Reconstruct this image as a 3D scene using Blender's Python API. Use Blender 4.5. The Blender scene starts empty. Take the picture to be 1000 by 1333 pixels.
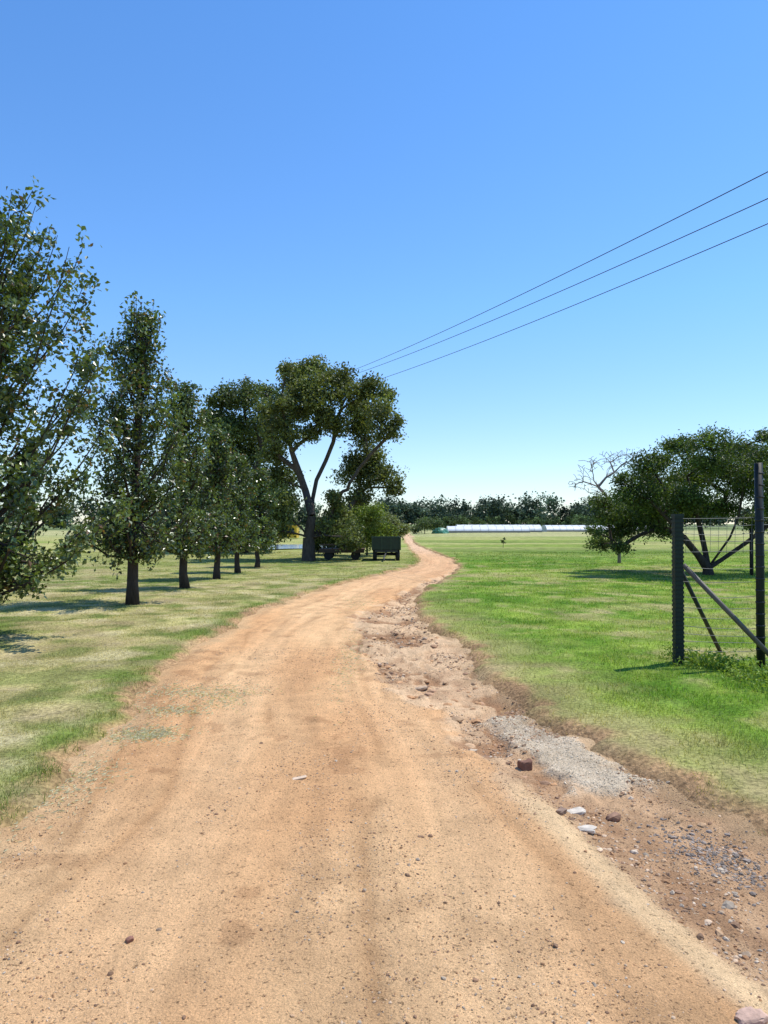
import bpy, math, numpy as np
from mathutils import Vector
rng=np.random.default_rng(7)
F=963.0; EYE=1.6; HZ=682.0
def gp(px,py):
    d=EYE*F/(py-HZ); return ((px-500)*d/F, d)
def wp(px,py,d):
    return np.array([(px-500)*d/F, d, EYE+(HZ-py)*d/F])
# ---------- noise
_tabs={}
def vn(x,y,seed=0):
    if seed not in _tabs: _tabs[seed]=np.random.default_rng(1000+seed).random((256,256))
    T=_tabs[seed]
    x=np.asarray(x,float); y=np.asarray(y,float)
    xi=np.floor(x).astype(int); yi=np.floor(y).astype(int)
    fx=x-xi; fy=y-yi; fx=fx*fx*(3-2*fx); fy=fy*fy*(3-2*fy)
    a=T[xi&255,yi&255]; b=T[(xi+1)&255,yi&255]; c=T[xi&255,(yi+1)&255]; d=T[(xi+1)&255,(yi+1)&255]
    return (a*(1-fx)+b*fx)*(1-fy)+(c*(1-fx)+d*fx)*fy
def fbm(x,y,seed=0,o=4):
    s=0;a=.5;t=0
    for i in range(o):
        s=s+a*vn(x*2**i+17*i,y*2**i+5*i,seed+i); t+=a; a*=.5
    return s/t
def ss(a,b,x):
    t=np.clip((x-a)/(b-a),0,1); return t*t*(3-2*t)
def mix(a,b,t):
    t=np.asarray(t)[...,None]; return a*(1-t)+b*t
# ---------- mesh builder
class B:
    def __init__(s): s.v=[];s.n=0;s.l=[];s.tot=[];s.mi=[];s.c=[];s.sm=[]
    def add(s,v,f,col=(1,1,1),mat=0,smooth=False):
        v=np.asarray(v,float).reshape(-1,3); f=np.asarray(f,int)
        if len(v)==0: return
        s.v.append(v); s.l.append((f+s.n).ravel()); s.tot.append(np.full(len(f),f.shape[1]))
        s.mi.append(np.full(len(f),mat)); s.sm.append(np.full(len(f),smooth))
        c=np.asarray(col,float)
        if c.ndim==1: c=np.tile(c,(len(v),1))
        s.c.append(c); s.n+=len(v)
    def obj(s,name,mats,parent=None):
        v=np.concatenate(s.v); l=np.concatenate(s.l); t=np.concatenate(s.tot)
        me=bpy.data.meshes.new(name); me.vertices.add(len(v)); me.vertices.foreach_set('co',v.ravel())
        me.loops.add(len(l)); me.loops.foreach_set('vertex_index',l)
        me.polygons.add(len(t)); st=np.concatenate([[0],np.cumsum(t)[:-1]])
        me.polygons.foreach_set('loop_start',st); me.polygons.foreach_set('loop_total',t)
        for m in mats: me.materials.append(m)
        me.polygons.foreach_set('material_index',np.concatenate(s.mi))
        me.polygons.foreach_set('use_smooth',np.concatenate(s.sm))
        ca=me.color_attributes.new('Col','FLOAT_COLOR','POINT')
        c=np.concatenate(s.c); c4=np.ones((len(c),4)); c4[:,:3]=c; ca.data.foreach_set('color',c4.ravel())
        me.update(calc_edges=True); me.validate()
        o=bpy.data.objects.new(name,me); bpy.context.scene.collection.objects.link(o)
        if parent: o.parent=parent
        return o
def empty(name):
    o=bpy.data.objects.new(name,None); bpy.context.scene.collection.objects.link(o); return o
def tube(pts,rad,sides=7,caps=True):
    pts=np.asarray(pts,float); n=len(pts); rad=np.broadcast_to(np.asarray(rad,float),(n,))
    T=np.gradient(pts,axis=0); T/=np.linalg.norm(T,axis=1)[:,None]+1e-9
    ref=np.array([0,1,0.]) if abs(T[0][1])<.8 else np.array([1.,0,0])
    U=np.cross(T,ref); U/=np.linalg.norm(U,axis=1)[:,None]+1e-9; W=np.cross(T,U)
    a=np.arange(sides)*2*math.pi/sides
    v=pts[:,None,:]+rad[:,None,None]*(np.cos(a)[None,:,None]*U[:,None,:]+np.sin(a)[None,:,None]*W[:,None,:])
    v=v.reshape(-1,3)
    i=np.arange(n-1)[:,None]*sides; j=np.arange(sides)[None,:]; k=(j+1)%sides
    f=np.stack([i+j,i+k,i+sides+k,i+sides+j],-1).reshape(-1,4)
    if caps:
        v=np.vstack([v,pts[:1],pts[-1:]]); c0=n*sides
        e=(n-1)*sides
        jj=np.arange(sides); kk=(jj+1)%sides
        tri=np.concatenate([np.stack([np.full(sides,c0),kk,jj],1),np.stack([np.full(sides,c0+1),e+jj,e+kk],1)])
        return v,f,tri
    return v,f,None
def addtube(b,pts,rad,sides=7,col=(1,1,1),mat=0,smooth=True,caps=True):
    v,f,tri=tube(pts,rad,sides,caps)
    n0=b.n; b.add(v,f,col,mat,smooth)
    if tri is not None:
        b.l.append((tri+n0).ravel()); b.tot.append(np.full(len(tri),3)); b.mi.append(np.full(len(tri),mat)); b.sm.append(np.full(len(tri),False))
def addbox(b,c,s,col=(1,1,1),mat=0,rotz=0,taper=1.0):
    v=np.array([[x,y,z] for z in(-.5,.5) for x,y in((-.5,-.5),(.5,-.5),(.5,.5),(-.5,.5))])
    v[:4,:2]*=taper
    v=v*np.array(s); r=rotz; R=np.array([[math.cos(r),-math.sin(r),0],[math.sin(r),math.cos(r),0],[0,0,1]])
    v=v@R.T+np.array(c)
    b.add(v,[[3,2,1,0],[4,5,6,7],[0,1,5,4],[1,2,6,5],[2,3,7,6],[3,0,4,7]],col,mat)
# ---------- materials
def newmat(name):
    m=bpy.data.materials.new(name); m.use_nodes=True; nt=m.node_tree; nt.nodes.clear()
    return m,nt,nt.nodes,nt.links
def leafmat(name,rough=.45,trans=.3,spec=.5):
    m,nt,N,L=newmat(name)
    out=N.new('ShaderNodeOutputMaterial'); p=N.new('ShaderNodeBsdfPrincipled'); t=N.new('ShaderNodeBsdfTranslucent'); mx=N.new('ShaderNodeMixShader')
    a=N.new('ShaderNodeAttribute'); a.attribute_name='Col'
    tm=N.new('ShaderNodeMix'); tm.data_type='RGBA'; tm.blend_type='MULTIPLY'; tm.inputs[0].default_value=1
    tm.inputs[7].default_value=(1.3,1.25,.5,1)
    L.new(a.outputs['Color'],p.inputs['Base Color']); L.new(a.outputs['Color'],tm.inputs[6]); L.new(tm.outputs[2],t.inputs['Color'])
    p.inputs['Roughness'].default_value=rough; p.inputs['Specular IOR Level'].default_value=spec
    mx.inputs[0].default_value=trans
    L.new(p.outputs[0],mx.inputs[1]); L.new(t.outputs[0],mx.inputs[2]); L.new(mx.outputs[0],out.inputs[0])
    return m
def colmat(name,rough=.8,nscale=20,namp=.35,bump=.3,bscale=None,bdist=.01,spec=.3,metal=0,stretch=(1,1,1)):
    m,nt,N,L=newmat(name)
    out=N.new('ShaderNodeOutputMaterial'); p=N.new('ShaderNodeBsdfPrincipled')
    a=N.new('ShaderNodeAttribute'); a.attribute_name='Col'
    tc=N.new('ShaderNodeTexCoord'); mp=N.new('ShaderNodeMapping'); mp.inputs['Scale'].default_value=stretch
    L.new(tc.outputs['Object'],mp.inputs[0])
    n=N.new('ShaderNodeTexNoise'); n.inputs['Scale'].default_value=nscale; n.inputs['Detail'].default_value=6
    L.new(mp.outputs[0],n.inputs['Vector'])
    mr=N.new('ShaderNodeMapRange'); mr.inputs[1].default_value=.25; mr.inputs[2].default_value=.75; mr.inputs[3].default_value=1-namp; mr.inputs[4].default_value=1+namp
    L.new(n.outputs[0],mr.inputs[0])
    vm=N.new('ShaderNodeVectorMath'); vm.operation='SCALE'
    L.new(a.outputs['Color'],vm.inputs[0]); L.new(mr.outputs[0],vm.inputs['Scale'])
    L.new(vm.outputs[0],p.inputs['Base Color'])
    p.inputs['Roughness'].default_value=rough; p.inputs['Specular IOR Level'].default_value=spec; p.inputs['Metallic'].default_value=metal
    bp=N.new('ShaderNodeBump'); bp.inputs['Strength'].default_value=bump; bp.inputs['Distance'].default_value=bdist
    n2=N.new('ShaderNodeTexNoise'); n2.inputs['Scale'].default_value=bscale or nscale*2; n2.inputs['Detail'].default_value=4
    L.new(mp.outputs[0],n2.inputs['Vector']); L.new(n2.outputs[0],bp.inputs['Height']); L.new(bp.outputs[0],p.inputs['Normal'])
    L.new(p.outputs[0],out.inputs[0])
    return m
M_leaf=leafmat('glossy_leaf',.34,.28,.85)
M_leafm=leafmat('matte_leaf',.5,.32,.4)
M_far=leafmat('far_leaf',.9,.1,.1)
M_grass=leafmat('grass_blade',.6,.35,.3)
M_bark=colmat('bark',.9,14,.4,.8,30,.02,.2,stretch=(1,1,.3))
M_paint=colmat('painted_metal',.55,8,.2,.15,40,.003,.3)
M_rub=colmat('rubber',.85,20,.2,.2)
M_plas=colmat('white_plastic_sheet',.45,1.5,.10,.2,4,.02,.5)
M_stone=colmat('stone',.9,25,.3,.6,60,.006,.3)
M_wire=colmat('wire',.5,10,.1,0,metal=.3)

# ---------- road outline
Lp=[(0,1070),(70,1010),(130,950),(180,890),(230,850),(300,810),(350,787),(400,770),(450,755),(500,745),(538,737),(547,728),(536,716),(527,704),(525,695),(524,690)]
Rp=[(1000,1050),(920,1018),(830,985),(760,945),(690,910),(650,878),(620,850),(580,820),(550,797),(546,781),(556,764),(585,750),(599,739),(592,727),(562,716),(542,708),(535,700),(530,694),(528,690)]
Mp=[(1000,1290),(850,1180),(720,1060),(640,985),(560,915),(490,875),(462,835),(462,800),(505,775),(545,755),(592,741)]
def poly(P,pre,post=[]):
    a=[gp(*p) for p in P]; ys=np.array([y for y,_ in pre]+[q[1] for q in a]+[y for y,_ in post]); xs=np.array([x for _,x in pre]+[q[0] for q in a]+[x for _,x in post])
    ly=np.linspace(math.log(.3),math.log(600),1500)
    xx=np.interp(ly,np.log(ys),xs)
    k=np.hanning(31); k/=k.sum(); xx=np.convolve(np.pad(xx,15,mode='edge'),k,'valid')
    return lambda y: np.interp(np.log(np.maximum(y,.3)),ly,xx)
XL=poly(Lp,[(.3,-1.95),(2,-2.0),(3.2,-2.05)])
XR=poly(Rp,[(.3,2.9),(2,2.7),(3.2,2.35)])
XM=poly(Mp,[(.3,1.6),(1.6,1.45)],[(31,3.0),(40,4),(100,8)])
def edgeL(x,y): return XL(y)+ (fbm(y*1.7,x*0,3)-.5)*.34*ss(1,6,y)+ (vn(y*9,0*y,5)-.5)*.10
def edgeR(x,y): return XR(y)+ (fbm(y*1.5,x*0,8)-.5)*.40+ (vn(y*8,0*y,9)-.5)*.12
def inroad(x,y):
    return np.minimum(x-edgeL(x,y), edgeR(x,y)-x)
def base(x,y): return (fbm(x*.25,y*.25,20,3)-.5)*.10*ss(2,12,np.hypot(x,y))
def zground(x,y):
    i=inroad(x,y)
    return base(x,y)+(fbm(x*1.3,y*1.3,24,3)-.5)*.05 - .16*ss(-.06,.22,i)
def rutt(x,y):
    xm=XM(y)+(fbm(x*2,y*2,30)-.5)*.55*ss(3.5,6,y)+(fbm(x*2,y*2,30)-.5)*.12; xr=edgeR(x,y)
    return (x-xm)/np.maximum(xr-xm,.15)
GR=[gp(*p) for p in [(636,924),(672,916),(720,938),(778,968),(852,1003),(800,1012),(738,1008),(712,985),(680,955)]]
def inpoly(x,y,P):
    x=np.asarray(x,float);y=np.asarray(y,float)
    ins=np.zeros(x.shape,bool); dm=np.full(x.shape,1e9); n=len(P)
    for i in range(n):
        x1,y1=P[i];x2,y2=P[(i+1)%n]
        c=((y1>y)!=(y2>y))&(x<(x2-x1)*(y-y1)/(y2-y1+1e-12)+x1); ins^=c
        t=np.clip(((x-x1)*(x2-x1)+(y-y1)*(y2-y1))/((x2-x1)**2+(y2-y1)**2),0,1)
        dm=np.minimum(dm,np.hypot(x-x1-t*(x2-x1),y-y1-t*(y2-y1)))
    return np.where(ins,dm,-dm)
def greyg(x,y): return ss(-.08,.12,inpoly(x,y,GR)+(fbm(x*5,y*5,33)-.5)*.45)
def erode(x,y):
    n=fbm(x*2.6,y*1.8,140,4)*5+ (fbm(x*9,y*9,146,3)-.5)*.9
    fl=np.floor(n); fr=n-fl
    return (fl+ss(.0,.35,fr))/5
def zroad(x,y):
    t=rutt(x,y); fade=1-ss(22,30,y)
    w=np.clip(t,0,1)
    rut=-.06*np.sin(math.pi*w)**.6*(t>0)*fade
    inr=ss(-.04,.08,t)*fade
    g=greyg(x,y)
    low=ss(3.6,4.8,y); eg=ss(.02,.22,inroad(x,y))
    rough=(fbm(x*5,y*5,40,4)-.5)*(.020+.045*inr)*(.3+.7*eg)+(fbm(x*1.6,y*.35,44,3)-.5)*.022*eg
    rough=rough+(erode(x,y)-.6)*.13*inr*(1-g*.85)*low*eg
    u=x-XL(y)
    tr=-.010*(np.exp(-((u-1.0)/.22)**2)+np.exp(-((u-2.5)/.22)**2))
    for (u0,wd,sd) in [(.7,.05,202),(1.25,.06,203),(2.1,.06,205),(2.7,.05,206)]:
        cu=u0+(fbm(y*.35,0*y+sd,sd,2)-.5)*.7
        tr=tr-.009*np.exp(-((u-cu)/wd)**2)*ss(.40,.6,fbm(y*.8,x*0+sd,sd+20,2))
    tread=.006*np.sin(y*42+x*14)*np.exp(-((x-(XM(y)+.12))/.14)**2)*(y<8)
    return base(x,y)-.05+rut+rough+tr+g*.035*eg+tread
# ---------- ground
def grow(start,step,rate,end):
    o=[start]; s=step
    while o[-1]<end:
        o.append(o[-1]+s); s=max(step,abs(o[-1])*rate)
    return np.array(o)
xp=np.concatenate([np.arange(0,5,.06),5+ (grow(1,.07,.05,4000)-1)])
xs=np.concatenate([-xp[::-1][:-1],xp])
ys=np.concatenate([[-3000,-1000,-300,-100,-40,-20,-10,-5,-2],np.arange(0,2,.2),grow(2,.06,.009,4500)])
X,Y=np.meshgrid(xs,ys); X=X.ravel();Y=Y.ravel()
Z=zground(X,Y)
def grasscol(x,y):
    one=np.ones(x.shape+(3,))
    left=ss(.3,-.8,x-(XL(y)+XR(y))/2)
    n1=fbm(x*.5,y*.5,50); n2=fbm(x*2.5,y*2.5,54); n3=fbm(x*.08,y*.25,58); n4=fbm(x*.22,y*.35,60); n5=fbm(x*1.2,y*1.4,63)
    gR=mix(np.array([.115,.23,.018])*one,np.array([.25,.34,.05]),ss(.38,.60,n1*.35+n2*.35+n4*.3))
    gR=mix(gR,np.array([.40,.38,.14]),ss(.52,.62,n2*.35+n5*.3+n4*.35)*.65)
    gL=mix(np.array([.17,.215,.045])*one,np.array([.43,.375,.15]),ss(.36,.56,n1*.35+n2*.35+n4*.3))
    gL=mix(gL,np.array([.54,.46,.25]),ss(.52,.62,n2*.5+n5*.5)*.7)
    gL=mix(gL,np.array([.12,.175,.03]),ss(.48,.40,n5*.5+n2*.5)*.5)
    dl=XL(y)-x
    gL=mix(gL,np.array([.14,.21,.03]),ss(.7,.1,dl+(n2-.5)*.8)*.8)
    gL=mix(gL,np.array([.26,.30,.07]),ss(16,28,y)*.55)
    c=mix(gR,gL,left)
    dr=x-XR(y)
    dryR=ss(1.2,-.1,dr+(n2-.5)*1.8)*(dr>-.5)*(1-ss(12,20,y))
    c=mix(c,np.array([.42,.33,.15]),dryR*.7)
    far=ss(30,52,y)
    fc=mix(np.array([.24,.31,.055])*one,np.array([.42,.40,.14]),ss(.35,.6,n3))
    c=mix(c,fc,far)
    band=np.exp(-((y-44-(n3-.5)*14)/3.5)**2)*(x>3)
    c=mix(c,np.array([.11,.18,.025]),band*.6)
    band2=np.exp(-((y-66-(n3-.5)*20)/5)**2)*(x>3)
    c=mix(c,np.array([.13,.20,.035]),band2*.55)
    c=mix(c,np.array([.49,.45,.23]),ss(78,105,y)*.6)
    c=mix(c,np.array([.14,.20,.07]),ss(160,200,y)*.8)
    return c
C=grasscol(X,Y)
i=inroad(X,Y)
soil=np.array([.46,.28,.14])
C=mix(C,soil*np.ones_like(C),ss(-.22,.05,i+(fbm(X*4,Y*4,62)-.5)*.4))
bare=ss(.58,.70,fbm(X*1.1,Y*1.1,66))*.7*(Y<30)
C=mix(C,np.array([.44,.33,.17])*np.ones_like(C),bare*.7)
C*= .85
nx=len(xs);ny=len(ys)
ii=(np.arange(ny-1)[:,None]*nx+np.arange(nx-1)[None,:]).ravel()
Fq=np.stack([ii,ii+1,ii+nx+1,ii+nx],1)
def groundmat():
    m,nt,N,L=newmat('grass_ground')
    out=N.new('ShaderNodeOutputMaterial'); p=N.new('ShaderNodeBsdfPrincipled')
    a=N.new('ShaderNodeAttribute'); a.attribute_name='Col'; tc=N.new('ShaderNodeTexCoord')
    def noise(sc,det,lo,hi,a0=.3,a1=.7):
        n=N.new('ShaderNodeTexNoise'); n.inputs['Scale'].default_value=sc; n.inputs['Detail'].default_value=det; n.inputs['Roughness'].default_value=.65
        L.new(tc.outputs['Object'],n.inputs['Vector'])
        r=N.new('ShaderNodeMapRange'); r.inputs[1].default_value=a0; r.inputs[2].default_value=a1; r.inputs[3].default_value=lo; r.inputs[4].default_value=hi
        L.new(n.outputs[0],r.inputs[0]); return n,r
    n1,r1=noise(28,8,.4,1.55); n2,r2=noise(1.1,8,.6,1.35)
    mm=N.new('ShaderNodeMath'); mm.operation='MULTIPLY'; L.new(r1.outputs[0],mm.inputs[0]); L.new(r2.outputs[0],mm.inputs[1])
    vm=N.new('ShaderNodeVectorMath'); vm.operation='SCALE'; L.new(a.outputs['Color'],vm.inputs[0]); L.new(mm.outputs[0],vm.inputs['Scale'])
    L.new(vm.outputs[0],p.inputs['Base Color']); p.inputs['Roughness'].default_value=1; p.inputs['Specular IOR Level'].default_value=.1
    bp=N.new('ShaderNodeBump'); bp.inputs['Strength'].default_value=.8; bp.inputs['Distance'].default_value=.03
    L.new(n1.outputs[0],bp.inputs['Height']); L.new(bp.outputs[0],p.inputs['Normal']); L.new(p.outputs[0],out.inputs[0])
    return m
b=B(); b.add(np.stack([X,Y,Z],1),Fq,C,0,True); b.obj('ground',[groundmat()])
# ---------- road
def roadmat():
    m,nt,N,L=newmat('dirt_road')
    out=N.new('ShaderNodeOutputMaterial'); p=N.new('ShaderNodeBsdfPrincipled')
    a=N.new('ShaderNodeAttribute'); a.attribute_name='Col'; tc=N.new('ShaderNodeTexCoord')
    ru=N.new('ShaderNodeAttribute'); ru.attribute_name='roadpos'
    def noise(src,sc,det,lo,hi,a0=.3,a1=.7,scale=None,rough=.6,dist=0):
        n=N.new('ShaderNodeTexNoise'); n.inputs['Scale'].default_value=sc; n.inputs['Detail'].default_value=det; n.inputs['Roughness'].default_value=rough; n.inputs['Distortion'].default_value=dist
        if scale:
            mp=N.new('ShaderNodeMapping'); mp.inputs['Scale'].default_value=scale; L.new(src,mp.inputs[0]); src=mp.outputs[0]
        L.new(src,n.inputs['Vector'])
        r=N.new('ShaderNodeMapRange'); r.inputs[1].default_value=a0; r.inputs[2].default_value=a1; r.inputs[3].default_value=lo; r.inputs[4].default_value=hi
        L.new(n.outputs[0],r.inputs[0]); return n,r
    O=tc.outputs['Object']
    _,r1=noise(ru.outputs['Vector'],1,8,.84,1.14,scale=(4.5,.22,1),dist=.3)
    n2,r2=noise(O,4.5,10,.86,1.14,rough=.7)
    n3,r3=noise(O,130,4,.62,1.40,rough=.85)
    n4,r4=noise(O,52,3,1.0,.40,.59,.68)
    n7,r7=noise(O,21,5,1.0,.72,.60,.72,rough=.7)
    prod=r1.outputs[0]
    for r in (r2,r3,r4,r7):
        mm=N.new('ShaderNodeMath'); mm.operation='MULTIPLY'; L.new(prod,mm.inputs[0]); L.new(r.outputs[0],mm.inputs[1]); prod=mm.outputs[0]
    vm=N.new('ShaderNodeVectorMath'); vm.operation='SCALE'; L.new(a.outputs['Color'],vm.inputs[0]); L.new(prod,vm.inputs['Scale'])
    L.new(vm.outputs[0],p.inputs['Base Color']); p.inputs['Roughness'].default_value=.95; p.inputs['Specular IOR Level'].default_value=.12
    vo=N.new('ShaderNodeTexVoronoi'); vo.inputs['Scale'].default_value=75; L.new(O,vo.inputs['Vector'])
    s=N.new('ShaderNodeMath'); s.operation='SUBTRACT'; L.new(n3.outputs[0],s.inputs[0]); 
    v2=N.new('ShaderNodeMath'); v2.operation='MULTIPLY'; v2.inputs[1].default_value=.5; L.new(vo.outputs['Distance'],v2.inputs[0]); L.new(v2.outputs[0],s.inputs[1])
    bp=N.new('ShaderNodeBump'); bp.inputs['Strength'].default_value=.8; bp.inputs['Distance'].default_value=.012
    L.new(s.outputs[0],bp.inputs['Height']); 
    bp2=N.new('ShaderNodeBump'); bp2.inputs['Strength'].default_value=.45; bp2.inputs['Distance'].default_value=.05
    L.new(n7.outputs[0],bp2.inputs['Height']); L.new(bp.outputs[0],bp2.inputs['Normal'])
    L.new(bp2.outputs[0],p.inputs['Normal']); L.new(p.outputs[0],out.inputs[0])
    return m
ry=np.concatenate([np.arange(-4,1.5,.1),grow(1.5,.02,.0055,230)]); nu=300
uu=np.linspace(0,1,nu)
lo=XL(ry)-.45; hi=XR(ry)+.5
RX=(lo[:,None]+(hi-lo)[:,None]*uu[None,:]).ravel(); RY=np.repeat(ry,nu)
RZ=zroad(RX,RY)
far=ss(60,90,RY); RZ=RZ*(1-far)+far*(base(RX,RY)+.004)
def roadcol(x,y):
    one=np.ones(x.shape+(3,))
    n=fbm(x*1.2,y*.35,70); n2=fbm(x*5,y*4,74); u=x-XL(y)
    c=mix(np.array([.63,.350,.162])*one,np.array([.73,.45,.225]),ss(.3,.7,n))
    trk=np.exp(-((u-1.0)/.3)**2)+np.exp(-((u-2.5)/.3)**2)
    c=mix(c,np.array([.79,.50,.26]),trk*.5*(.5+n2))
    mid=ss(.52,.70,n2*.7+n*.3)
    c=mix(c,np.array([.49,.29,.14]),mid*.45)
    for (u0,wd,sd,am) in [(.55,.030,201,.6),(.7,.045,202,.5),(1.25,.045,203,.5),(1.9,.05,204,.4),(2.1,.045,205,.6),(2.7,.045,206,.5)]:
        cu=u0+(fbm(y*.35,0*y+sd,sd,2)-.5)*.7; on=ss(.40,.58,fbm(y*.8,x*0+sd,sd+20,2))
        c=mix(c,c*np.array([.70,.65,.60]),np.exp(-((u-cu)/wd)**2)*on*am*(.5+n2))
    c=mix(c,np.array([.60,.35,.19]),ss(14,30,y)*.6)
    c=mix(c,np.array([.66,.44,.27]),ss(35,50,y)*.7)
    t=rutt(x,y); fade=1-ss(24,32,y)
    r=ss(-.06,.10,t+(n2-.5)*.3)*fade
    e=erode(x,y)
    rc=mix(np.array([.31,.17,.09])*one,np.array([.66,.45,.265]),ss(.40,.70,e+(n2-.5)*.3))
    c=mix(c,rc,r*.85)
    br=r*ss(6.0,4.3,y)
    c=mix(c,mix(np.array([.40,.23,.12])*one,np.array([.56,.345,.185]),ss(.35,.65,n2)),br*.8)
    st=np.exp(-((x-(XM(y)+.03+(fbm(y*1.2,0*y,80)-.5)*.08))/.11)**4)*ss(5.0,4.3,y)
    c=mix(c,np.array([.82,.57,.31]),st*.8)
    c=mix(c,mix(np.array([.56,.44,.29])*one,np.array([.76,.63,.45]),n2),greyg(x,y)*.85)
    i=inroad(x,y)
    c=mix(c,np.array([.46,.33,.18]),ss(.35,0,i+(n2-.5)*.3)*.5)
    pat=ss(.67,.73,fbm(x*3.3+9,y*3.0,83,6))
    c=mix(c,c*np.array([.72,.68,.66]),pat*.7)
    return c
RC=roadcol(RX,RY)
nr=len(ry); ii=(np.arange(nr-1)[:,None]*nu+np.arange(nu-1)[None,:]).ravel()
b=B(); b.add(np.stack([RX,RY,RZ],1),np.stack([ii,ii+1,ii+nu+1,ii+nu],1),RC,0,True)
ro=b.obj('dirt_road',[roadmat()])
at=ro.data.attributes.new('roadpos','FLOAT_VECTOR','POINT')
at.data.foreach_set('vector',np.stack([RX-XL(RY),RY,0*RY],1).ravel())
# ---------- stones / gravel
def ico(sub=0):
    import bmesh
    bm=bmesh.new(); bmesh.ops.create_icosphere(bm,subdivisions=sub+1,radius=1)
    v=np.array([x.co[:] for x in bm.verts]); f=np.array([[q.index for q in g.verts] for g in bm.faces]); bm.free(); return v,f
IV,IF=ico(0)
def rotm(n):
    q=rng.normal(size=(n,4)); q/=np.linalg.norm(q,axis=1)[:,None]; w,x,y,z=q.T
    return np.stack([1-2*(y*y+z*z),2*(x*y-z*w),2*(x*z+y*w),2*(x*y+z*w),1-2*(x*x+z*z),2*(y*z-x*w),2*(x*z-y*w),2*(y*z+x*w),1-2*(x*x+y*y)],1).reshape(n,3,3)
def pebbles(b,x,y,size,cols,sink=.25,flatz=.65,tmpl=None):
    V0,F0=tmpl if tmpl else (IV,IF); nv=len(V0)
    n=len(x); z=zroad(x,y)
    R=rotm(n); s=size[:,None]*rng.uniform(.55,1.15,(n,3)); 
    V=V0[None]*(1+rng.uniform(-.28,.22,(n,nv,1))*(1 if nv==12 else .6))*s[:,None,:]
    V=np.einsum('nij,nkj->nki',R,V); V[:,:,2]*=flatz
    V+=np.stack([x,y,z+size*(.4-sink)],1)[:,None,:]
    f=(F0[None]+np.arange(n)[:,None,None]*nv).reshape(-1,3)
    b.add(V.reshape(-1,3),f,np.repeat(cols,nv,axis=0),0,False)
pal=np.array([[.46,.29,.16],[.36,.21,.12],[.56,.40,.26],[.28,.17,.10],[.5,.40,.29],[.42,.23,.11]])
b=B()
N=48000
y=np.exp(rng.uniform(math.log(1.9),math.log(10),N)); x=XL(y)+.1+(XR(y)-XL(y)-.2)*rng.random(N)
keep=(rng.random(N)<.12+.88*ss(.44,.60,fbm(x*1.5,y*.8,90)))
x,y=x[keep],y[keep]; sz=rng.gamma(1.8,.0013,len(x))+.0013
pebbles(b,x,y,sz,pal[rng.integers(0,6,len(x))]*rng.uniform(.5,1.15,(len(x),1)))
N=26000
y=np.exp(rng.uniform(math.log(2),math.log(26),N)); xm=XM(y)+.12; x=xm+(XR(y)-xm)*rng.random(N)
cl_=fbm(x*2.2,y*1.6,95); keep=(rng.random(N)<ss(.40,.60,cl_))&(inroad(x,y)>0.03)
x,y=x[keep],y[keep]; sz=np.minimum(rng.gamma(1.1,.0038,len(x))+.0025,.03)*np.where(y>8,1.5,1)
pebbles(b,x,y,sz,pal[rng.integers(0,6,len(x))]*rng.uniform(.6,1.2,(len(x),1)),.35)
N=240
y=np.exp(rng.uniform(math.log(4.9),math.log(18),N)); xm=XM(y)+.05; x=xm+(XR(y)-xm-.1)*rng.random(N)
keep=(greyg(x,y)<.2)&(inroad(x,y)>.12); x,y=x[keep],y[keep]
pebbles(b,x,y,np.minimum(rng.gamma(1.8,.012,len(x))+.008,.055),pal[[0,1,5]][rng.integers(0,3,len(x))]*rng.uniform(.75,1.25,(len(x),1)),.45,.45,ico(1))
N=20000
x=rng.uniform(.6,2.2,N*2); y=rng.uniform(4.3,7,N*2); k=(greyg(x,y)>.3); x,y=x[k],y[k]
pebbles(b,x,y,rng.gamma(1.5,.0013,len(x))+.0015,np.array([.68,.56,.40])*rng.uniform(.45,1.2,(len(x),1)),.4)
cx,cy=gp(930,1085); N=900; x=cx+rng.normal(0,.13,N); y=cy+rng.normal(0,.2,N)-(x-cx)*.6
pebbles(b,x,y,rng.gamma(2,.0025,N)+.003,np.array([.24,.19,.15])*rng.uniform(.5,1.6,(N,1)),.35)
b.obj('gravel',[M_stone])
IV2,IF2=ico(2)
def rock(name,px,py,sx,sy,sz,col,rz=0,box=.6,seed=0):
    x,y=gp(px,py); z=float(zroad(np.array([x]),np.array([y]))[0])
    v=np.sign(IV2)*np.abs(IV2)**(1-box*.75); v/=np.abs(v).max()
    v=v*(1+(fbm(IV2[:,0]*1.8+seed*7,IV2[:,1]*1.8+IV2[:,2]*1.3,seed+100,3)[:,None]-.5)*.6)
    v*=np.array([sx,sy,sz])/2; c,s=math.cos(rz),math.sin(rz)
    v=v@np.array([[c,-s,0],[s,c,0],[0,0,1]]).T; v[:,2]+=v[:,0]*.15
    b=B(); b.add(v+np.array([x,y,z+sz*.3]),IF2,np.array(col),0,False); b.obj(name,[M_stone])
rock('brick_fragment',683,978,.085,.08,.075,(.22,.11,.07),.3,.8,1)
rock('stone',745,1037,.14,.08,.025,(.56,.48,.38),.2,.6,2)
rock('stone',762,1060,.10,.07,.025,(.58,.50,.40),-.4,.6,3)
rock('stone',797,1038,.09,.06,.04,(.28,.16,.10),.5,.6,4)
rock('stone',972,1303,.10,.07,.035,(.52,.34,.25),.1,.5,5)
rock('stone',729,1041,.06,.05,.03,(.3,.2,.14),.7,.6,6)
rock('stone',390,1001,.10,.05,.012,(.60,.44,.30),.1,.5,7)
rock('stone',548,882,.14,.08,.035,(.44,.31,.2),.1,.5,8)
rock('stone',610,962,.12,.08,.02,(.5,.38,.26),.6,.5,9)
rock('stone',172,1200,.03,.03,.02,(.25,.12,.08),.6,.5,10)
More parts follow.
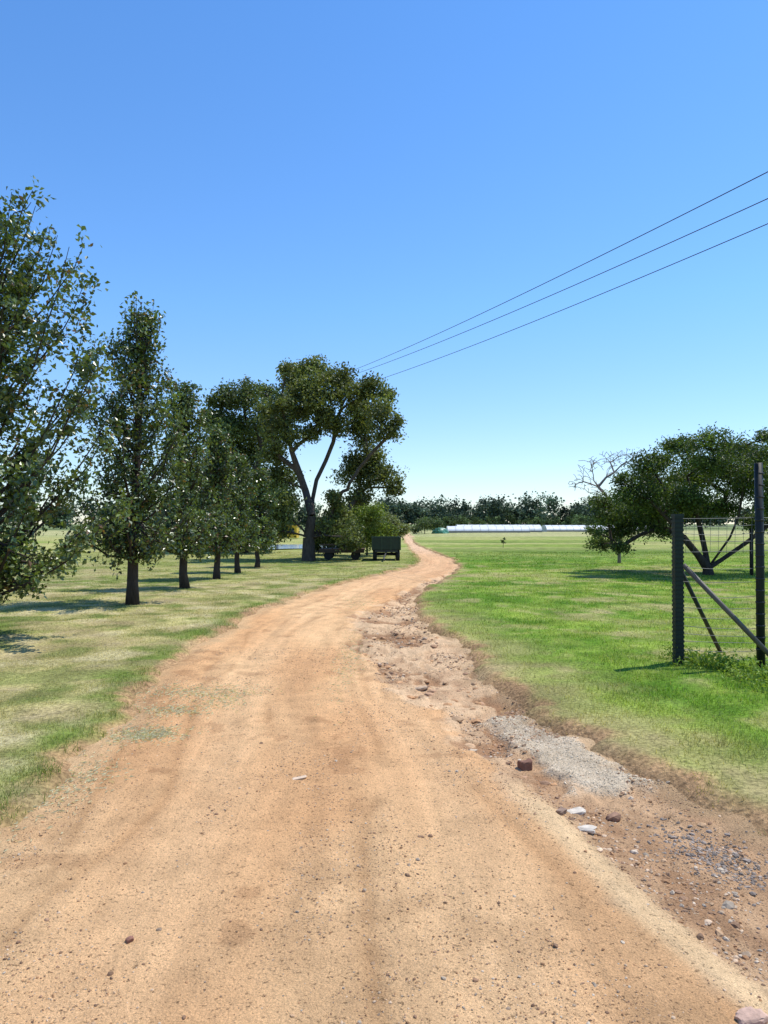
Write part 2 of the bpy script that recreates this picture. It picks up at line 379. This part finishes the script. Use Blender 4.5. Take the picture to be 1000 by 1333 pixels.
# ---------- grass blades
def blades(b,x,y,z,h,w,col,lean=.5):
    n=len(x); a=rng.uniform(0,2*math.pi,n); dx=np.cos(a)*w/2; dy=np.sin(a)*w/2
    la=rng.uniform(0,2*math.pi,n); ll=h*lean*rng.random(n)*1.4
    p0=np.stack([x-dx,y-dy,z-.008],1); p1=np.stack([x+dx,y+dy,z-.008],1)
    p2=np.stack([x+np.cos(la)*ll,y+np.sin(la)*ll,z+h],1)
    v=np.stack([p0,p1,p2],1).reshape(-1,3); f=np.arange(3*n).reshape(-1,3)
    cc=np.repeat(col,3,axis=0); cc[2::3]*=1.2
    b.add(v,f,cc,0,False)
N=560000
y=np.exp(rng.uniform(math.log(3.3),math.log(42),N)); x=rng.uniform(-.70,.70,N)*(y+1.2)
i=inroad(x,y)
dens=ss(.10,-.25,i+(fbm(x*5,y*5,110)-.5)*.6)
dr=x-XR(y); right=x>XR(y)-.3
dens*=np.where(right,.3+.7*ss(-.1,1.4,dr+(fbm(x*1.7,y*1.7,112)-.5)*2.0),1)
dens*=.25+.75*ss(.70,.5,fbm(x*1.1,y*1.1,66))
dens*=.3+.7*ss(.35,.55,fbm(x*3.5,y*3.5,115))
k=rng.random(N)<dens; x,y=x[k],y[k]; n=len(x); right=x>(XL(y)+XR(y))/2
z=zground(x,y); sc=np.maximum(1,y/7)
dl=XL(y)-x
h=np.where(right,rng.uniform(.018,.05,n),rng.uniform(.010,.03,n)+.022*ss(.5,0,dl))*(1+.25*(sc-1)*.3)
h*=.4+1.2*fbm(x*1.5,y*1.5,118)
col=grasscol(x,y)*rng.uniform(.5,1.5,(n,1)); 
dry=rng.random(n)<np.where(right,.12,.32); col[dry]=col[dry]*.3+np.array([.48,.41,.20])*.8
b=B(); blades(b,x,y,z,h,.0055*sc**.9,col,.9)
def flat(b,x,y,L,w,col):
    n=len(x); a=rng.uniform(0,math.pi,n); dx,dy=np.cos(a)*L/2,np.sin(a)*L/2; z=zroad(x,y)+.006
    px_,py_=-np.sin(a)*w/2,np.cos(a)*w/2
    v=np.stack([np.stack([x-dx,y-dy,z],1),np.stack([x+px_,y+py_,z+.006],1),np.stack([x+dx,y+dy,z+.002],1),np.stack([x-px_,y-py_,z],1)],1).reshape(-1,3)
    b.add(v,np.arange(4*n).reshape(-1,4),np.repeat(col,4,axis=0),0,False)
for (px,py,sx,sy,n) in [(240,892,.35,.18,600),(290,900,.15,.25,400),(190,945,.16,.12,900),(225,915,.18,.12,400),(60,1030,.12,.5,300),(455,850,.1,1.2,400),(120,1000,.12,.3,200),(465,780,.25,1.0,300)]:
    cx,cy=gp(px,py); x=cx+rng.normal(0,sx,n); y=cy+rng.normal(0,sy,n)
    flat(b,x,y,rng.uniform(.02,.05,n),.004,np.array([.54,.52,.34])*rng.uniform(.6,1.2,(n,1)))
b.obj('grass',[M_grass])
# ---------- leaves
def leaves(b,P,size,col,mat=1,up=.3,asp=.55):
    n=len(P); d=rng.normal(size=(n,3)); d/=np.linalg.norm(d,axis=1)[:,None]
    nn=rng.normal(size=(n,3)); nn[:,2]+=up*3; s=np.cross(d,nn); s/=np.linalg.norm(s,axis=1)[:,None]+1e-9
    sz=(size*rng.uniform(.6,1.3,n))[:,None]; u=np.cross(s,d)*sz*.12
    v=np.stack([P-d*sz*.5,P+s*sz*asp*.5+u,P+d*sz*.5,P-s*sz*asp*.5+u],1).reshape(-1,3)
    b.add(v,np.arange(4*n).reshape(-1,4),np.repeat(col,4,axis=0),mat,False)
def lcol(n,c0,c1,bright=.25):
    t=rng.random((n,1)); c=np.array(c0)*(1-t)+np.array(c1)*t; return c*rng.uniform(1-bright,1+bright,(n,1))
BK=(.055,.042,.033)
def pear(px_x,yy,H,R,cb,nl,ls,seed,lean=(0,0),prof=None,tr=.085):
    global rng; rng=np.random.default_rng(seed)
    b=B(); z0=float(zground(np.array([px_x]),np.array([yy]))[0]); O=np.array([px_x,yy,z0])
    n=14; t=np.linspace(0,1,n); tp=np.stack([lean[0]*t+np.cumsum(rng.normal(0,.018,n)),lean[1]*t+np.cumsum(rng.normal(0,.018,n)),t*H*.95-.05*(t==0)],1)
    addtube(b,tp+O,tr*(1-t)**.8+.008+.03*(t==0),9,BK)
    prof=prof or (lambda s: np.interp(s,[0,.08,.3,.6,.85,1],[.8,1,1,.75,.36,.06]))
    nb=int(38+H*12); pts=[];wts=[]
    for k in range(nb):
        s=((k+rng.random())/nb)**.95; h1=cb+s*(H-cb); az=k*2.4+rng.normal(0,.3); r=R*prof(s)*rng.uniform(.45,1.15)
        ang=rng.uniform(.7,1.6) if s>.12 else rng.uniform(.0,.5)
        h0=max(cb*.95,h1-r*ang) if s>.12 else h1+.35
        h0=min(h0,H*.93)
        c=np.array([np.interp(h0,tp[:,2],tp[:,0]),np.interp(h0,tp[:,2],tp[:,1]),h0])
        e=np.array([c[0]+r*math.cos(az),c[1]+r*math.sin(az),h1+ (rng.uniform(.1,.6) if s>.4 else 0)])
        e[2]=min(e[2],H*1.0)
        m=(c+e)/2+np.array([.16*math.cos(az)*r,.16*math.sin(az)*r,-.18*r]); 
        q=np.linspace(0,1,7)[:,None]; path=(1-q)**2*c+2*q*(1-q)*m+q**2*e; path[1:]+=rng.normal(0,.02,(6,3))
        addtube(b,path+O,np.linspace(.018+.014*(1-s),.004,7),5,BK,caps=False)
        L=np.linalg.norm(e-c); bw=rng.uniform(.45,1.5)
        for j in range(max(3,int(L*8))):
            q=rng.uniform(.15,1.05); p=(1-q)**2*c+2*q*(1-q)*m+q**2*e
            off=rng.normal(0,.12,3)*(1.2-q*.5)*min(1,R); tw=p+off
            if rng.random()<.5: addtube(b,np.array([p,tw])+O,.004,3,BK,caps=False)
            pts.append(tw); wts.append(rng.uniform(.2,1.6)*bw)
    for k in range(11):
        a=rng.uniform(0,6.28); r=rng.uniform(.1,.5)*R; h=H*rng.uniform(.68,.82); top=H*rng.uniform(.86,1.07)
        c=np.array([np.interp(h,tp[:,2],tp[:,0]),np.interp(h,tp[:,2],tp[:,1]),h]); e=np.array([c[0]+r*math.cos(a),c[1]+r*math.sin(a),top])
        m=(c+e)/2+np.array([.2*r*math.cos(a),.2*r*math.sin(a),-.05])
        addtube(b,np.array([c,m,e])+O,[.014,.009,.004],4,BK,caps=False)
        for q in np.linspace(.25,1,9): pts.append((1-q)**2*c+2*q*(1-q)*m+q*q*e+rng.normal(0,.02,3)); wts.append(.45)
    pts=np.array(pts); wts=np.array(wts)/sum(wts)
    idx=rng.choice(len(pts),nl,p=wts); P=pts[idx]+rng.normal(0,1,(nl,3))*np.array([.08,.08,.075])*(.7+.5*rng.random((nl,1)))
    tone=rng.uniform(.55,1.4,len(pts))[idx][:,None]
    col=lcol(nl,(.05,.09,.02),(.15,.20,.045))*tone
    br=rng.random(nl)<.04; col[br]=np.array([.18,.10,.03])
    leaves(b,P+O,ls,col,1,.3,.62)
    b.obj('pear_tree',[M_bark,M_leaf])
colp=lambda s: np.interp(s,[0,.05,.3,.6,.85,1],[.85,1,1,.92,.72,.4])
pear(-5.6,10.3,6.1,1.72,.65,29000,.085,1,prof=colp,tr=.12)
pear(-5.0,14.7,5.75,1.10,.9,16500,.085,2,lean=(.15,0),tr=.11)
pear(-4.95,18.3,4.95,.94,.85,12000,.09,3,tr=.10)
pear(-4.82,21.4,4.25,.82,.8,9000,.095,4,tr=.09)
pear(-4.80,24.4,3.8,.76,.75,7000,.10,5)
pear(-4.75,27.6,3.5,.70,.7,6000,.11,6)
# ---------- clump trees
def clumptree(name,basept,fork,clumps,nl,ls,c0,c1,seed,mat=None,flat_=.8,bark=BK,minr=.008,alpha=.5,sub=14,jit=1,leafon=True,sig=.3,trunkr=.2,scale=1.0,up=.12,pw=.5,stems=[]):
    global rng; rng=np.random.default_rng(seed)
    b=B(); nodes=[np.array(basept,float)]; par=[-1]; plen=[0.]
    for f in fork: nodes.append(np.array(f,float)); par.append(len(nodes)-2); plen.append(plen[-1]+np.linalg.norm(nodes[-1]-nodes[-2]))
    nf=len(nodes); first=max(1,nf-3)
    root=nf-1
    for st in stems:
        prev=root
        for f in st:
            nodes.append(np.array(f,float)); par.append(prev); plen.append(plen[prev]+np.linalg.norm(nodes[-1]-nodes[prev])); prev=len(nodes)-1
    subs=[]
    for ci,(c,r) in enumerate(clumps):
        c=np.array(c)
        for k in range(sub):
            d=rng.normal(size=3); d/=np.linalg.norm(d); d[2]*=flat_
            subs.append((c+d*r*scale*rng.random()**.45,r*scale,ci))
    F0=nodes[root]
    main=sorted([(np.array(c),0) for c,_ in clumps],key=lambda t:np.linalg.norm(t[0]-F0)); subt=[(s[0],1) for s in subs]
    for tgt,lv in main+subt:
        A=np.array(nodes[first:]); pl=np.array(plen[first:]); dist=np.linalg.norm(A-tgt,axis=1)
        pen=np.maximum(0,A[:,2]-tgt[2])*.7
        k=int(np.argmin(dist+alpha*pl+pen))+first
        a=nodes[k]; seg=tgt-a; L=np.linalg.norm(seg); ns=max(2,int(L/.35)) if lv==0 else 2
        prev=k; jx=np.cumsum(rng.normal(0,.035*jit*L**.5,(ns,3)),axis=0)
        for j in range(1,ns+1):
            q=j/ns; p=a+seg*q
            if j<ns: p=p+jx[j-1]*(1-q)*1.5+np.array([0,0,up*math.sin(q*math.pi)*L])
            nodes.append(p); par.append(prev); plen.append(plen[prev]+L/ns); prev=len(nodes)-1
    n=len(nodes); cnt=np.zeros(n); hc=np.zeros(n,bool)
    for i in range(n):
        if par[i]>=0: hc[par[i]]=True
    cnt[~hc]=1
    for i in range(n-1,0,-1): cnt[par[i]]+=cnt[i]
    rad=np.maximum(trunkr*(cnt/cnt[1])**pw,minr)
    for i in range(1,n):
        p=par[i]; ra=rad[p] if rad[p]<rad[i]*1.5 else rad[i]*1.25
        addtube(b,np.array([nodes[p],nodes[i]]),[ra*(1.3 if p==0 else 1),rad[i]],8 if rad[i]>.05 else 4,bark,caps=False)
    if leafon:
        S=np.array([s[0] for s in subs]); Rr=np.array([s[1] for s in subs]); w=Rr**2*rng.uniform(.4,1.6,len(S)); w/=w.sum()
        idx=rng.choice(len(S),nl,p=w); g=rng.normal(size=(nl,3)); P=S[idx]+g*Rr[idx][:,None]*sig*np.array([1,1,.75])
        P[:,2]=np.maximum(P[:,2],.06)
        tone=rng.uniform(.55,1.45,len(S))[idx][:,None]
        leaves(b,P,ls,lcol(nl,c0,c1)*tone,1,.25)
    return b.obj(name,[M_bark,mat or M_leafm])
def cl(L,d,dz,seed):
    r_=np.random.default_rng(seed); o=[]
    for (px,py,r) in L:
        dd=d+r_.uniform(-dz,dz); o.append((wp(px,py,dd),r*dd/F))
    return o
E=[(408,480,18),(382,496,20),(438,492,20),(402,520,24),(366,526,18),(450,518,22),(486,504,17),(494,538,20),(508,566,14),(474,560,22),(436,552,18),(374,560,22),(354,590,18),(464,612,22),(496,620,20),(513,636,11),(438,652,14),(437,683,24),(362,625,24),(366,660,24),(352,690,18),(420,540,16),(484,590,16),(455,700,16),(352,560,15),(470,642,16),(398,498,20),(470,533,16),(388,538,18),(372,480,10),(500,515,12),(515,548,9),(350,535,10),(406,565,12)]
eb=gp(402,729)
clumptree('eucalyptus_tree',(eb[0],eb[1],-.1),[wp(402,700,eb[1]),wp(406,672,eb[1])],cl(E,33.5,1.8,5),54000,.15,(.07,.095,.024),(.21,.235,.07),11,trunkr=.25,bark=(.085,.068,.053),sub=12,sig=.31,scale=1.08,up=.06,
  stems=[[wp(407,650,33.7),wp(412,625,33.8),wp(424,600,34),wp(434,575,34)],[wp(398,640,33.4),wp(388,612,33.2),wp(380,588,33)]])
E2=[(290,520,18),(318,518,20),(342,545,22),(300,555,26),(330,585,28),(278,545,16),(318,635,34),(345,660,28),(285,600,24),(265,640,26),(300,680,24),(345,510,12),(338,700,18),(310,600,24)]
clumptree('gum_tree',(*gp(318,719),-.1),[wp(318,690,41),wp(318,650,41)],cl(E2,42,2,6),38000,.19,(.055,.085,.025),(.15,.185,.055),12,trunkr=.28,sub=12,sig=.34,scale=1.1)
A=[(785,655,16),(800,688,20),(782,708,14),(828,645,26),(848,606,24),(880,582,20),(920,576,24),(960,584,24),(905,618,30),(950,630,32),(1000,602,32),(1010,650,34),(870,650,30),(808,712,14),(940,662,20),(1045,620,40),(1060,680,34),(838,682,22),(1095,650,40),(985,682,16),(812,625,12),(900,650,26),(860,625,26),(930,600,26),(980,620,28),(850,665,22),(905,665,16),(820,665,20),(1000,570,14),(790,675,14),(862,690,14),(775,690,10)]
ab=gp(922,748); ad=ab[1]
clumptree('acacia_tree',(ab[0],ab[1],-.1),[wp(921,740,ad)],cl(A,24,1.9,7),98000,.085,(.035,.07,.012),(.13,.18,.036),13,trunkr=.16,sub=16,flat_=.6,sig=.27,alpha=.15,scale=1.1,up=.05,
  stems=[[wp(908,722,ad-.2),wp(890,700,ad-.4),wp(866,672,ad-.6),wp(845,650,ad-.6)],[wp(918,718,ad+.2),wp(912,690,ad+.2),wp(905,655,ad+.1),wp(895,620,ad)],[wp(934,722,ad-.3),wp(950,700,ad-.5),wp(962,672,ad-.6),wp(968,635,ad-.6)],[wp(940,728,ad+.3),wp(972,706,ad+.6),wp(1005,680,ad+.8),wp(1035,650,ad+.8)]])
BT=[(760,612,12),(775,602,12),(750,630,8),(790,597,14),(805,592,12),(820,600,10),(770,630,10),(800,615,10),(785,640,8),(830,592,8)]
clumptree('bare_tree',(*gp(806,733),-.1),[wp(806,705,30),wp(804,680,30)],cl(BT,30,1.0,8),10,.05,(.1,.1,.1),(.1,.1,.1),14,trunkr=.06,sub=30,leafon=False,bark=(.21,.175,.155),minr=.009,jit=.6,alpha=.35,scale=1.5)
def shrub(L,d,dz,nl,ls,c0,c1,seed,base_):
    clumptree('shrub',(*gp(*base_),-.05),[wp(base_[0],base_[1]-8,gp(*base_)[1])],cl(L,d,dz,seed),nl,ls,c0,c1,seed,trunkr=.05,sub=10,minr=.008,sig=.36)
shrub([(465,672,16),(485,668,16),(475,695,20),(498,690,14),(455,690,14)],37,.8,11000,.12,(.11,.18,.03),(.26,.32,.07),31,(478,723))
shrub([(505,680,12),(515,692,12),(500,698,12),(524,690,8)],40,.8,6000,.13,(.15,.18,.08),(.28,.31,.15),32,(510,720))
shrub([(425,690,16),(440,706,14),(420,708,12)],38,.8,7000,.12,(.04,.065,.02),(.09,.12,.03),33,(430,722))
shrub([(548,684,8),(558,680,9),(568,683,7),(540,689,6)],120,2,4000,.28,(.05,.085,.03),(.11,.15,.05),34,(553,695))
clumptree('sapling',(*gp(655,713),-.02),[wp(655,709,50)],cl([(655,705,3),(656,702,2.2)],50,.1,9),350,.07,(.08,.12,.03),(.14,.18,.05),35,trunkr=.015,sub=6,minr=.006)
b=B(); rng=np.random.default_rng(77)
for (px,py,r,n) in [(915,868,.16,600),(945,872,.14,400),(900,862,.08,200),(985,885,.16,400),(870,858,.06,80),(1010,900,.2,300)]:
    cx,cy=gp(px,py); P=np.stack([cx+rng.normal(0,r,n),cy+rng.normal(0,r,n),np.abs(rng.normal(.05,.07,n))],1)
    leaves(b,P,.055,lcol(n,(.14,.23,.03),(.27,.37,.06)),0,.5,.4)
b.obj('weeds',[M_grass])
# ---------- distant trees
rng=np.random.default_rng(55); b=B()
def farrow(xa,xb,d,hfun,n,nl,ls,c0,c1):
    for k in range(n):
        x=rng.uniform(xa,xb); dd=d+rng.uniform(-12,12); H=hfun(x)*rng.uniform(.6,1.12); W=H*rng.uniform(.3,.6)
        nc=7; cs=np.stack([x+rng.normal(0,W*.4,nc),dd+rng.normal(0,W*.4,nc),H*rng.uniform(.2,.88,nc)],1)
        idx=rng.integers(0,nc,nl); P=cs[idx]+rng.normal(0,1,(nl,3))*np.array([W*.25,W*.25,H*.085]); P[:,2]=np.abs(P[:,2])
        tone=rng.uniform(.6,1.4,nc)[idx][:,None]*rng.uniform(.6,1.45)
        leaves(b,P,ls,lcol(nl,c0,c1)*tone,0,.3,.8)
fc0,fc1=(.06,.09,.065),(.115,.15,.09)  # leaf colours lightened and blued to paint in distance haze
farrow(0,110,250,lambda x:11,110,480,.8,fc0,fc1)
farrow(-190,5,230,lambda x:9,100,400,.8,fc0,fc1)
farrow(100,260,260,lambda x:9,80,300,.9,fc0,fc1)
farrow(2,70,185,lambda x:3.6,34,350,.45,(.06,.09,.04),(.12,.16,.06))
b.obj('distant_trees',[M_far])
# ---------- polytunnels
def tunnel(px0,px1,ytop,d,depth):
    x0=(px0-500)*d/F; x1=(px1-500)*d/F; zt=EYE+(HZ-ytop)*d/F; zt=max(zt,1.2)
    b=B(); n=int((x1-x0)/1.5)+1; a=np.linspace(0,math.pi,11); X_=np.linspace(x0,x1,n*2+1)
    v=[]
    for q,xx in enumerate(X_):
        s=1.0 if q%2==0 else .975
        for t in a: v.append([xx,d+depth/2-math.cos(t)*depth/2*s,math.sin(t)**.8*zt*s if 0<t<math.pi else 0])
    m=len(a); f=[[i*m+j,(i+1)*m+j,(i+1)*m+j+1,i*m+j+1] for i in range(len(X_)-1) for j in range(m-1)]
    b.add(v,f,(.66,.66,.64),0,True)
    for e in (0,len(X_)-1):
        b.add([v[e*m+j] for j in range(m)],[list(range(m))],(.5,.52,.5),0)
    for q in range(0,len(X_),2):
        addtube(b,[[X_[q],p[1],p[2]+.02] for p in v[q*m:(q+1)*m]],.03,4,(.42,.42,.40),0,caps=False)
    addbox(b,((x0+x1)/2,d-.04,.15),(x1-x0,.06,.35),(.22,.21,.18),0)
    b.obj('polytunnel',[M_plas])
tunnel(583,690,685,134,4); tunnel(596,706,683,142,6); tunnel(712,765,683.5,150,6); tunnel(770,850,684,160,6)
b=B(); x,yy=gp(573,694.5)
r_=np.random.default_rng(4); v=IV2*np.array([1.4,1.2,1.0])*(1+(r_.random((len(IV2),1))-.5)*.2); v[:,2]=np.abs(v[:,2]); b.add(v+np.array([x,yy,0]),IF2,(.05,.20,.13),0,False); b.obj('shade_net_pile',[M_plas])
# yellow shed & pond
b=B(); d=80
x0,x1=(364-500)*d/F,(388-500)*d/F; addbox(b,((x0+x1)/2,d,.75),(x1-x0,2.4,1.3),(.55,.36,.03)); addbox(b,((x0+x1)/2,d,1.44),(x1-x0+.2,2.6,.08),(.40,.28,.05)); addbox(b,((x0+x1)/2-.3,d-1.21,.6),(.6,.05,1.0),(.1,.08,.05)); addbox(b,((x0+x1)/2+.5,d-1.21,.85),(.4,.05,.4),(.05,.06,.08))
b.obj('yellow_shed',[M_paint])
m,nt,N_,L_=newmat('water'); out=N_.new('ShaderNodeOutputMaterial'); p=N_.new('ShaderNodeBsdfPrincipled'); p.inputs['Base Color'].default_value=(.10,.16,.24,1); p.inputs['Roughness'].default_value=.12
nz=N_.new('ShaderNodeTexNoise'); nz.inputs['Scale'].default_value=3; bp=N_.new('ShaderNodeBump'); bp.inputs['Strength'].default_value=.1; L_.new(nz.outputs[0],bp.inputs['Height']); L_.new(bp.outputs[0],p.inputs['Normal']); L_.new(p.outputs[0],out.inputs[0])
a=np.linspace(0,2*math.pi,49)[:-1]; rr=1+.15*np.sin(a*3+1)+.08*np.sin(a*7)
b=B(); cx,cy=(365-500)*50/F,50
b.add(np.stack([cx-1+4.8*rr*np.cos(a),cy+6*rr*np.sin(a),0*a+.07],1),[list(range(48))],(1,1,1),0); b.obj('pond',[m])
# ---------- farm trailers
def wheel(b,c,r,w):
    addtube(b,[[c[0]-w/2,c[1],c[2]],[c[0]+w/2,c[1],c[2]]],r,18,(.025,.025,.025),1)
    addtube(b,[[c[0]-w/2-.01,c[1],c[2]],[c[0]+w/2+.01,c[1],c[2]]],r*.5,12,(.12,.12,.1),0)
wx,wy=gp(503,730); G=(.03,.045,.025)
b=B()
addbox(b,(wx,wy+.9,.42),(1.0,2.2,.08),(.04,.04,.035))
for (c,s) in [((wx,wy-.15,.74),(1.26,.04,.5)),((wx,wy+1.95,.74),(1.26,.04,.5)),((wx-.61,wy+.9,.74),(.04,2.05,.5)),((wx+.61,wy+.9,.74),(.04,2.05,.5)),((wx,wy+.9,.49),(1.16,2.0,.04))]: addbox(b,c,s,G)
for sx in(-.6,-.2,.2,.6): addbox(b,(wx+sx,wy-.19,.74),(.05,.04,.54),(.045,.065,.035))
addbox(b,(wx,wy-.19,1.04),(1.32,.07,.05),(.05,.07,.04))
for sy in (.2,1.6):
    for sx in(-.5,.5): wheel(b,(wx+sx,wy+sy,.26),.27,.16)
    addtube(b,[[wx-.5,wy+sy,.26],[wx+.5,wy+sy,.26]],.04,8,(.05,.05,.05))
addtube(b,[[wx,wy-.1,.38],[wx-.1,wy-.9,.2],[wx-.1,wy-1.3,.08]],.035,6,(.05,.05,.05))
b.obj('farm_trailer',[M_paint,M_rub])
wx,wy=gp(445,729); b=B()
addbox(b,(wx,wy+.6,.46),(2.0,1.2,.08),(.12,.07,.045)); addbox(b,(wx,wy-.03,.38),(2.0,.05,.12),(.06,.04,.03))
for k in range(5): addbox(b,(wx-.8+k*.4,wy+.02,.60),(.05,.04,.24),(.06,.05,.04))
addbox(b,(wx,wy-.02,.68),(1.9,.03,.06),(.09,.06,.04)); addbox(b,(wx+.3,wy+.7,.62),(.9,.7,.22),(.05,.045,.04))
for sx in(-.6,.6):
    for sy in (.1,1.1):
        addtube(b,[[wx+sx,wy+sy-.08,.2],[wx+sx,wy+sy+.08,.2]],.2,16,(.025,.025,.025),1)
addtube(b,[[wx-1,wy+.6,.4],[wx-1.5,wy+.4,.25]],.03,6,(.05,.05,.05))
b.obj('flatbed_trailer',[M_paint,M_rub])
# ---------- fence
fe=empty('fence'); FG=(.012,.02,.016)
p1=gp(882,866); p2=gp(989,869)
b=B()
addbox(b,(p1[0],p1[1],.82),(.09,.09,1.74),FG)
for k in range(34): addbox(b,(p1[0],p1[1],.03+k*.05),(.102,.102,.026),(.016,.026,.02))
addbox(b,(p1[0],p1[1],1.70),(.11,.11,.025),(.02,.03,.025))
b.obj('corner_post',[M_paint],fe)
b=B(); addtube(b,[[p2[0],p2[1],-.1],[p2[0],p2[1],1.2],[p2[0]-.01,p2[1],2.28]],[.045,.045,.043],12,(.014,.017,.015))
for z in np.arange(.2,2.2,.13): addtube(b,[[p2[0],p2[1],z],[p2[0],p2[1],z+.02]],.049,12,(.03,.03,.028))
b.obj('tall_post',[M_paint],fe)
b=B(); addtube(b,[[p1[0]+.05,p1[1]-.03,1.14],[p2[0]+.15,p2[1]-.25,.0]],.028,8,(.12,.10,.08)); b.obj('brace_1',[M_paint],fe)
q=gp(938,851); b=B(); addtube(b,[[p1[0]+.05,p1[1]+.05,1.08],[q[0],q[1],0.]],.026,8,(.03,.035,.03)); b.obj('brace_2',[M_paint],fe)
b=B(); p3=(p2[0]+3.4,p2[1]+.5); addtube(b,[[p3[0],p3[1],-.1],[p3[0],p3[1],2.2]],.045,10,(.02,.024,.022)); b.obj('end_post',[M_paint],fe)
b=B(); rng=np.random.default_rng(3)
WC=(.16,.16,.155)
for z in [.10,.19,.28,.37,.46,.55,.66,.78,.95,1.12,1.28,1.42,1.50,1.58,1.66]:
    s=rng.uniform(.003,.03); z2=z+rng.uniform(-.025,.025)
    t=np.linspace(0,1,7); addtube(b,np.stack([p1[0]+(p2[0]-p1[0])*t,p1[1]+(p2[1]-p1[1])*t,z+(z2-z)*t-s*4*t*(1-t)],1),.003,4,WC,caps=False)
    addtube(b,np.stack([p2[0]+(p3[0]-p2[0])*t,p2[1]+(p3[1]-p2[1])*t,z2-2*s*4*t*(1-t)],1),.003,4,WC,caps=False)
for t in np.arange(.1,1,.1):
    x=p1[0]+(p2[0]-p1[0])*t; y=p1[1]+(p2[1]-p1[1])*t+.004
    addtube(b,[[x,y,1.27],[x+.01,y,1.65]],.0022,3,WC,caps=False)
b.obj('wires',[M_wire],fe)
b=B(); fx,fy=gp(978,748); addtube(b,[[fx,fy,-.1],[fx,fy,1.45]],.06,8,(.04,.035,.03)); b.obj('fence_post',[M_bark])
# ---------- power lines
ends=[]; starts=[]; D=46
farp=[wp(440,489,D),wp(443,493,D-.3),wp(452,507,D-.6)]
near=[wp(1000,222,15.5),wp(1000,257,16.6),wp(1000,290,17.8)]
pl=empty('power_lines')
for k,(a_,c_) in enumerate(zip(farp,near)):
    t=np.linspace(-.55,1.62,52)[:,None]; P=a_+(c_-a_)*t; P[:,2]-= (4*.22*(t*(1-t)))[:,0]
    ends.append(P[-1]); starts.append(P[0])
    b=B(); addtube(b,P,.012,5,(.07,.07,.075),caps=False); b.obj('wire_%d'%(k+1),[M_wire],pl)
def upole(pts):
    P=np.array(pts); x,y,H=P[1][0],P[1][1],P[:,2].min()-.1
    b=B(); addtube(b,[[x,y,-.2],[x,y,H]],[.14,.10],10,(.10,.08,.06))
    addtube(b,[P[0]-[0,0,.12],P[-1]-[0,0,.12]],.05,6,(.1,.08,.06))
    for q in P: addtube(b,[q-[0,0,.12],q],.035,8,(.3,.25,.2))
    addtube(b,[[x,y,H-.3],P[1]-[0,0,.12]],.05,6,(.1,.08,.06))
    b.obj('utility_pole',[M_bark])
upole(starts); upole(ends)
# ---------- light
az=math.atan2(.92,.39); el=math.radians(64)
sd=Vector((math.sin(az)*math.cos(el),math.cos(az)*math.cos(el),math.sin(el)))
sun=bpy.data.lights.new('sun','SUN'); sun.energy=5.0; sun.angle=math.radians(.53); sun.color=(1,.96,.88)
so=bpy.data.objects.new('sun',sun); so.rotation_euler=(-sd).to_track_quat('-Z','Y').to_euler(); bpy.context.scene.collection.objects.link(so)
w=bpy.data.worlds.new('World'); bpy.context.scene.world=w; w.use_nodes=True; nt=w.node_tree
bg=nt.nodes['Background']; sk=nt.nodes.new('ShaderNodeTexSky'); sk.sky_type='NISHITA'; sk.sun_disc=False
sk.sun_elevation=el; sk.sun_rotation=az; sk.altitude=1400; sk.air_density=1.0; sk.dust_density=.6; sk.ozone_density=2.0
tc=nt.nodes.new('ShaderNodeTexCoord'); sx=nt.nodes.new('ShaderNodeSeparateXYZ'); nt.links.new(tc.outputs['Generated'],sx.inputs[0])
cr=nt.nodes.new('ShaderNodeValToRGB'); nt.links.new(sx.outputs[2],cr.inputs[0])
e=cr.color_ramp.elements; e[0].position=0; e[0].color=(.60,.60,.61,1); e[1].position=.65; e[1].color=(.43,.74,1.0,1)
k=e.new(.10); k.color=(.59,.66,.74,1)
k=e.new(.28); k.color=(.52,.75,.93,1)
mu=nt.nodes.new('ShaderNodeMix'); mu.data_type='RGBA'; mu.blend_type='MULTIPLY'; mu.inputs[0].default_value=1
nt.links.new(sk.outputs[0],mu.inputs[6]); nt.links.new(cr.outputs[0],mu.inputs[7]); 
vs=nt.nodes.new('ShaderNodeVectorMath'); vs.operation='SCALE'; vs.inputs['Scale'].default_value=2.15; nt.links.new(mu.outputs[2],vs.inputs[0])
nt.links.new(vs.outputs[0],bg.inputs[0]); bg.inputs[1].default_value=.12
# ---------- camera
cam=bpy.data.cameras.new('camera'); co=bpy.data.objects.new('camera',cam); bpy.context.scene.collection.objects.link(co)
cam.sensor_fit='VERTICAL'; cam.sensor_height=36; cam.lens=36*F/1333; cam.clip_start=.05; cam.clip_end=10000
co.location=(0,0,EYE); co.rotation_euler=(math.radians(90)+math.atan(15.5/F),0,0)
sc=bpy.context.scene; sc.camera=co
sc.view_settings.view_transform='Standard'; sc.view_settings.look='None'; sc.view_settings.exposure=0
